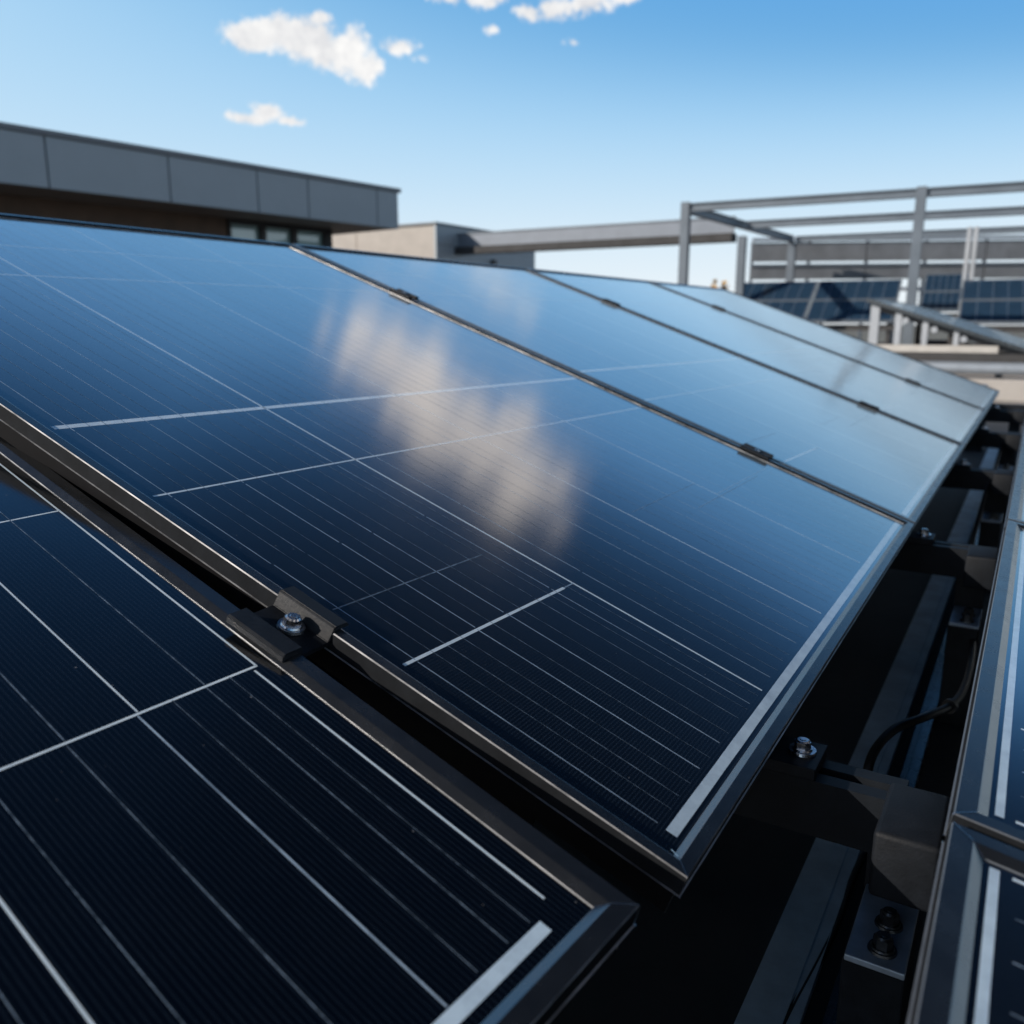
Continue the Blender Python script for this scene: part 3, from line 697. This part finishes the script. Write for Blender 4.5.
# louvred screen behind the tables
lv = empty('louvre_screen', 'long screen of broad grey horizontal louvre boards behind the blue tables', 'screen', Matrix.Translation((-5.7, 19.6, 0)) @ Matrix.Rotation(R(24), 4, 'Z'))
for z0, z1 in ((1.30, 1.70), (.92, 1.20)):
    for k in range(4): boxobj('slat', 2.45 * k + .012, 2.45 * (k + 1) - .012, 0, .05, Z(z0), Z(z1), 'slat', lv, .006)
boxobj('rail', 0, 9.8, -.06, .0, Z(1.72), Z(1.80), 'pipe', lv, .006)
boxobj('rail', 0, 9.8, -.05, -.002, Z(1.20), Z(1.245), 'steel', lv, .004)
boxobj('rail', 0, 9.8, -.06, .0, Z(.66), Z(.74), 'steel_light', lv, .004)
for k in range(9): boxobj('screen_post', 1.22 * k, 1.22 * k + .06, .055, .12, .001, Z(1.72), 'steel', lv)

# ------------------------------------------------------------------ left building
bx = -9.0
bd = empty('flat_roofed_building', 'low building with a deep grey cladding fascia and brown wall at upper left', 'building', Matrix.Translation((bx, 11.36, 0)) @ Matrix.Rotation(R(-6.7), 4, 'Z') @ Matrix.Translation((0, -11.36, 0)))
z0, z1 = Z(1.455), Z(2.00)
seams = [-8, -5, -2.2, .6, 2.4, 4.05, 5.93, 7.40, 8.70, 9.56, 10.90, 11.36]
for a_, b_ in zip(seams, seams[1:]): boxobj('fascia_panel', -.05, 0, a_ + .010, b_ - .010, z0, z1, 'fascia', bd, .004)
boxobj('fascia_backing', -.09, -.052, -8, 11.30, z0 + .01, z1 - .01, 'coping', bd)
boxobj('coping', -.40, .035, -8.02, 11.40, z1 + .002, z1 + .065, 'coping', bd, .006)
boxobj('roof', -9, -.092, -8, 11.30, z1 - .15, z1, 'coping', bd)
for a_, b_ in ((-9, -4.5), (-4.5, -.052)): boxobj('fascia_panel', a_ + .01, b_ - .01, 11.31, 11.36, z0, z1, 'fascia', bd, .004)
boxobj('soffit', -9, -.092, -8, 11.30, z0 + .012, z0 + .04, 'soffit', bd)
wz = z0 + .010
wx = -.95
boxobj('wall', wx - .2, wx, -8, 8.82, 0.001, wz, 'wood', bd)
boxobj('wall', -9, wx - .6, 10.55, 10.75, 0.001, wz, 'stucco', bd)
for i, (a_, b_) in enumerate(((8.84, 9.45), (9.45, 10.03), (10.03, 10.66))):
    f = boxobj('window', wx - .12, wx - .06, a_, b_, .001, wz - .01, 'glass', bd)
    bm = bmesh.new()
    for (y0_, y1_, za, zb) in ((a_, a_ + .045, .001, wz), (b_ - .045, b_, .001, wz), (a_ + .045, b_ - .045, wz - .07, wz), (a_ + .045, b_ - .045, .9, .95)): box(bm, wx - .06, wx + .02, y0_, y1_, za, zb)
    link('window_frame', bm, 'blackframe', f)
boxobj('column', wx - .3, wx + .03, 10.665, 10.76, .001, wz, 'blackframe', bd)

# ------------------------------------------------------------------ block building and canopy beam
bb = empty('roof_block', 'plain beige rendered block with one side greyed as shade behind the grey fascia', 'building', Matrix.Translation((-11.32, 15.5, 0)))
boxobj('wall', -7, 0, 0, 4.2, .001, Z(2.03), 'stucco', bb)
boxobj('shaded_side', .002, .05, -.02, 4.22, .001, Z(2.03), 'fascia', bb)  # grey layer stands for the shade on this side of the block
for z in (1.62, 1.22, .8): boxobj('side_joint', .051, .056, 0, 4.2, Z(z), Z(z) + .012, 'coping', bb)
boxobj('parapet_cap', -7.05, .08, -.05, 4.25, Z(2.032), Z(2.075), 'coping', bb, .006)
bm = bmesh.new(); cyl(bm, .10, 0, .08, 20, M=Matrix.Translation((.052, 2.2, Z(1.33))) @ Matrix.Rotation(R(90), 4, 'Y')); fixn(bm); link('vent', bm, 'blackframe', bb)
for x in (-2.2, -4.4): boxobj('wall_joint', x, x + .02, -.006, -.001, .001, Z(2.03), 'soffit', bb)
cb = empty('canopy_beam', 'long grey steel girder running from the beige block to the steel frame', 'beam', Matrix.Translation((-11.26, 16.3, Z(1.71))))
h_ = .36; Lb = 6.23
a0 = Vector((0, 0, 0)); b0 = Vector((Lb, -.15, -.02))
bm = bmesh.new(); beam(bm, a0 + Vector((0, 0, h_ / 2)), b0 + Vector((0, 0, h_ / 2)), .07, .03); link('top_flange', bm, 'steel', cb)
bm = bmesh.new(); beam(bm, a0, b0, .03, h_ - .03); link('web', bm, 'girder', cb)
bm = bmesh.new(); beam(bm, a0 - Vector((0, 0, h_ / 2)), b0 - Vector((0, 0, h_ / 2)), .30, .15); link('bottom_flange', bm, 'kerb', cb)

# ------------------------------------------------------------------ tree beyond the roof edge
tr = empty('autumn_tree', 'small orange-yellow tree top peeking over the far end of the row', 'tree', Matrix.Translation((-15.1, 46, -8.1)))
bm = bmesh.new(); cyl(bm, .22, -.85, 8, 10, .08); fixn(bm); link('trunk', bm, 'bark', tr, True)
bm = bmesh.new(); rnd = random.Random(11)
for k_ in range(900):
    th_ = rnd.uniform(0, 6.283); el_ = math.asin(rnd.uniform(-.7, 1)); rr = rnd.uniform(.4, 1.0) * (1 + .25 * math.sin(3 * th_))
    c_ = Vector((rr * .75 * math.cos(th_) * math.cos(el_), rr * .75 * math.sin(th_) * math.cos(el_), 8.6 + rr * 2.1 * math.sin(el_)))
    ax = Vector((rnd.uniform(-1, 1), rnd.uniform(-1, 1), rnd.uniform(-1, 1))).normalized(); ay = ax.orthogonal().normalized() * .16; ax = ax * .16
    bm.faces.new([bm.verts.new(c_ + d_) for d_ in (ax, ay, -ax, -ay)])
link('crown', bm, 'leaf', tr)
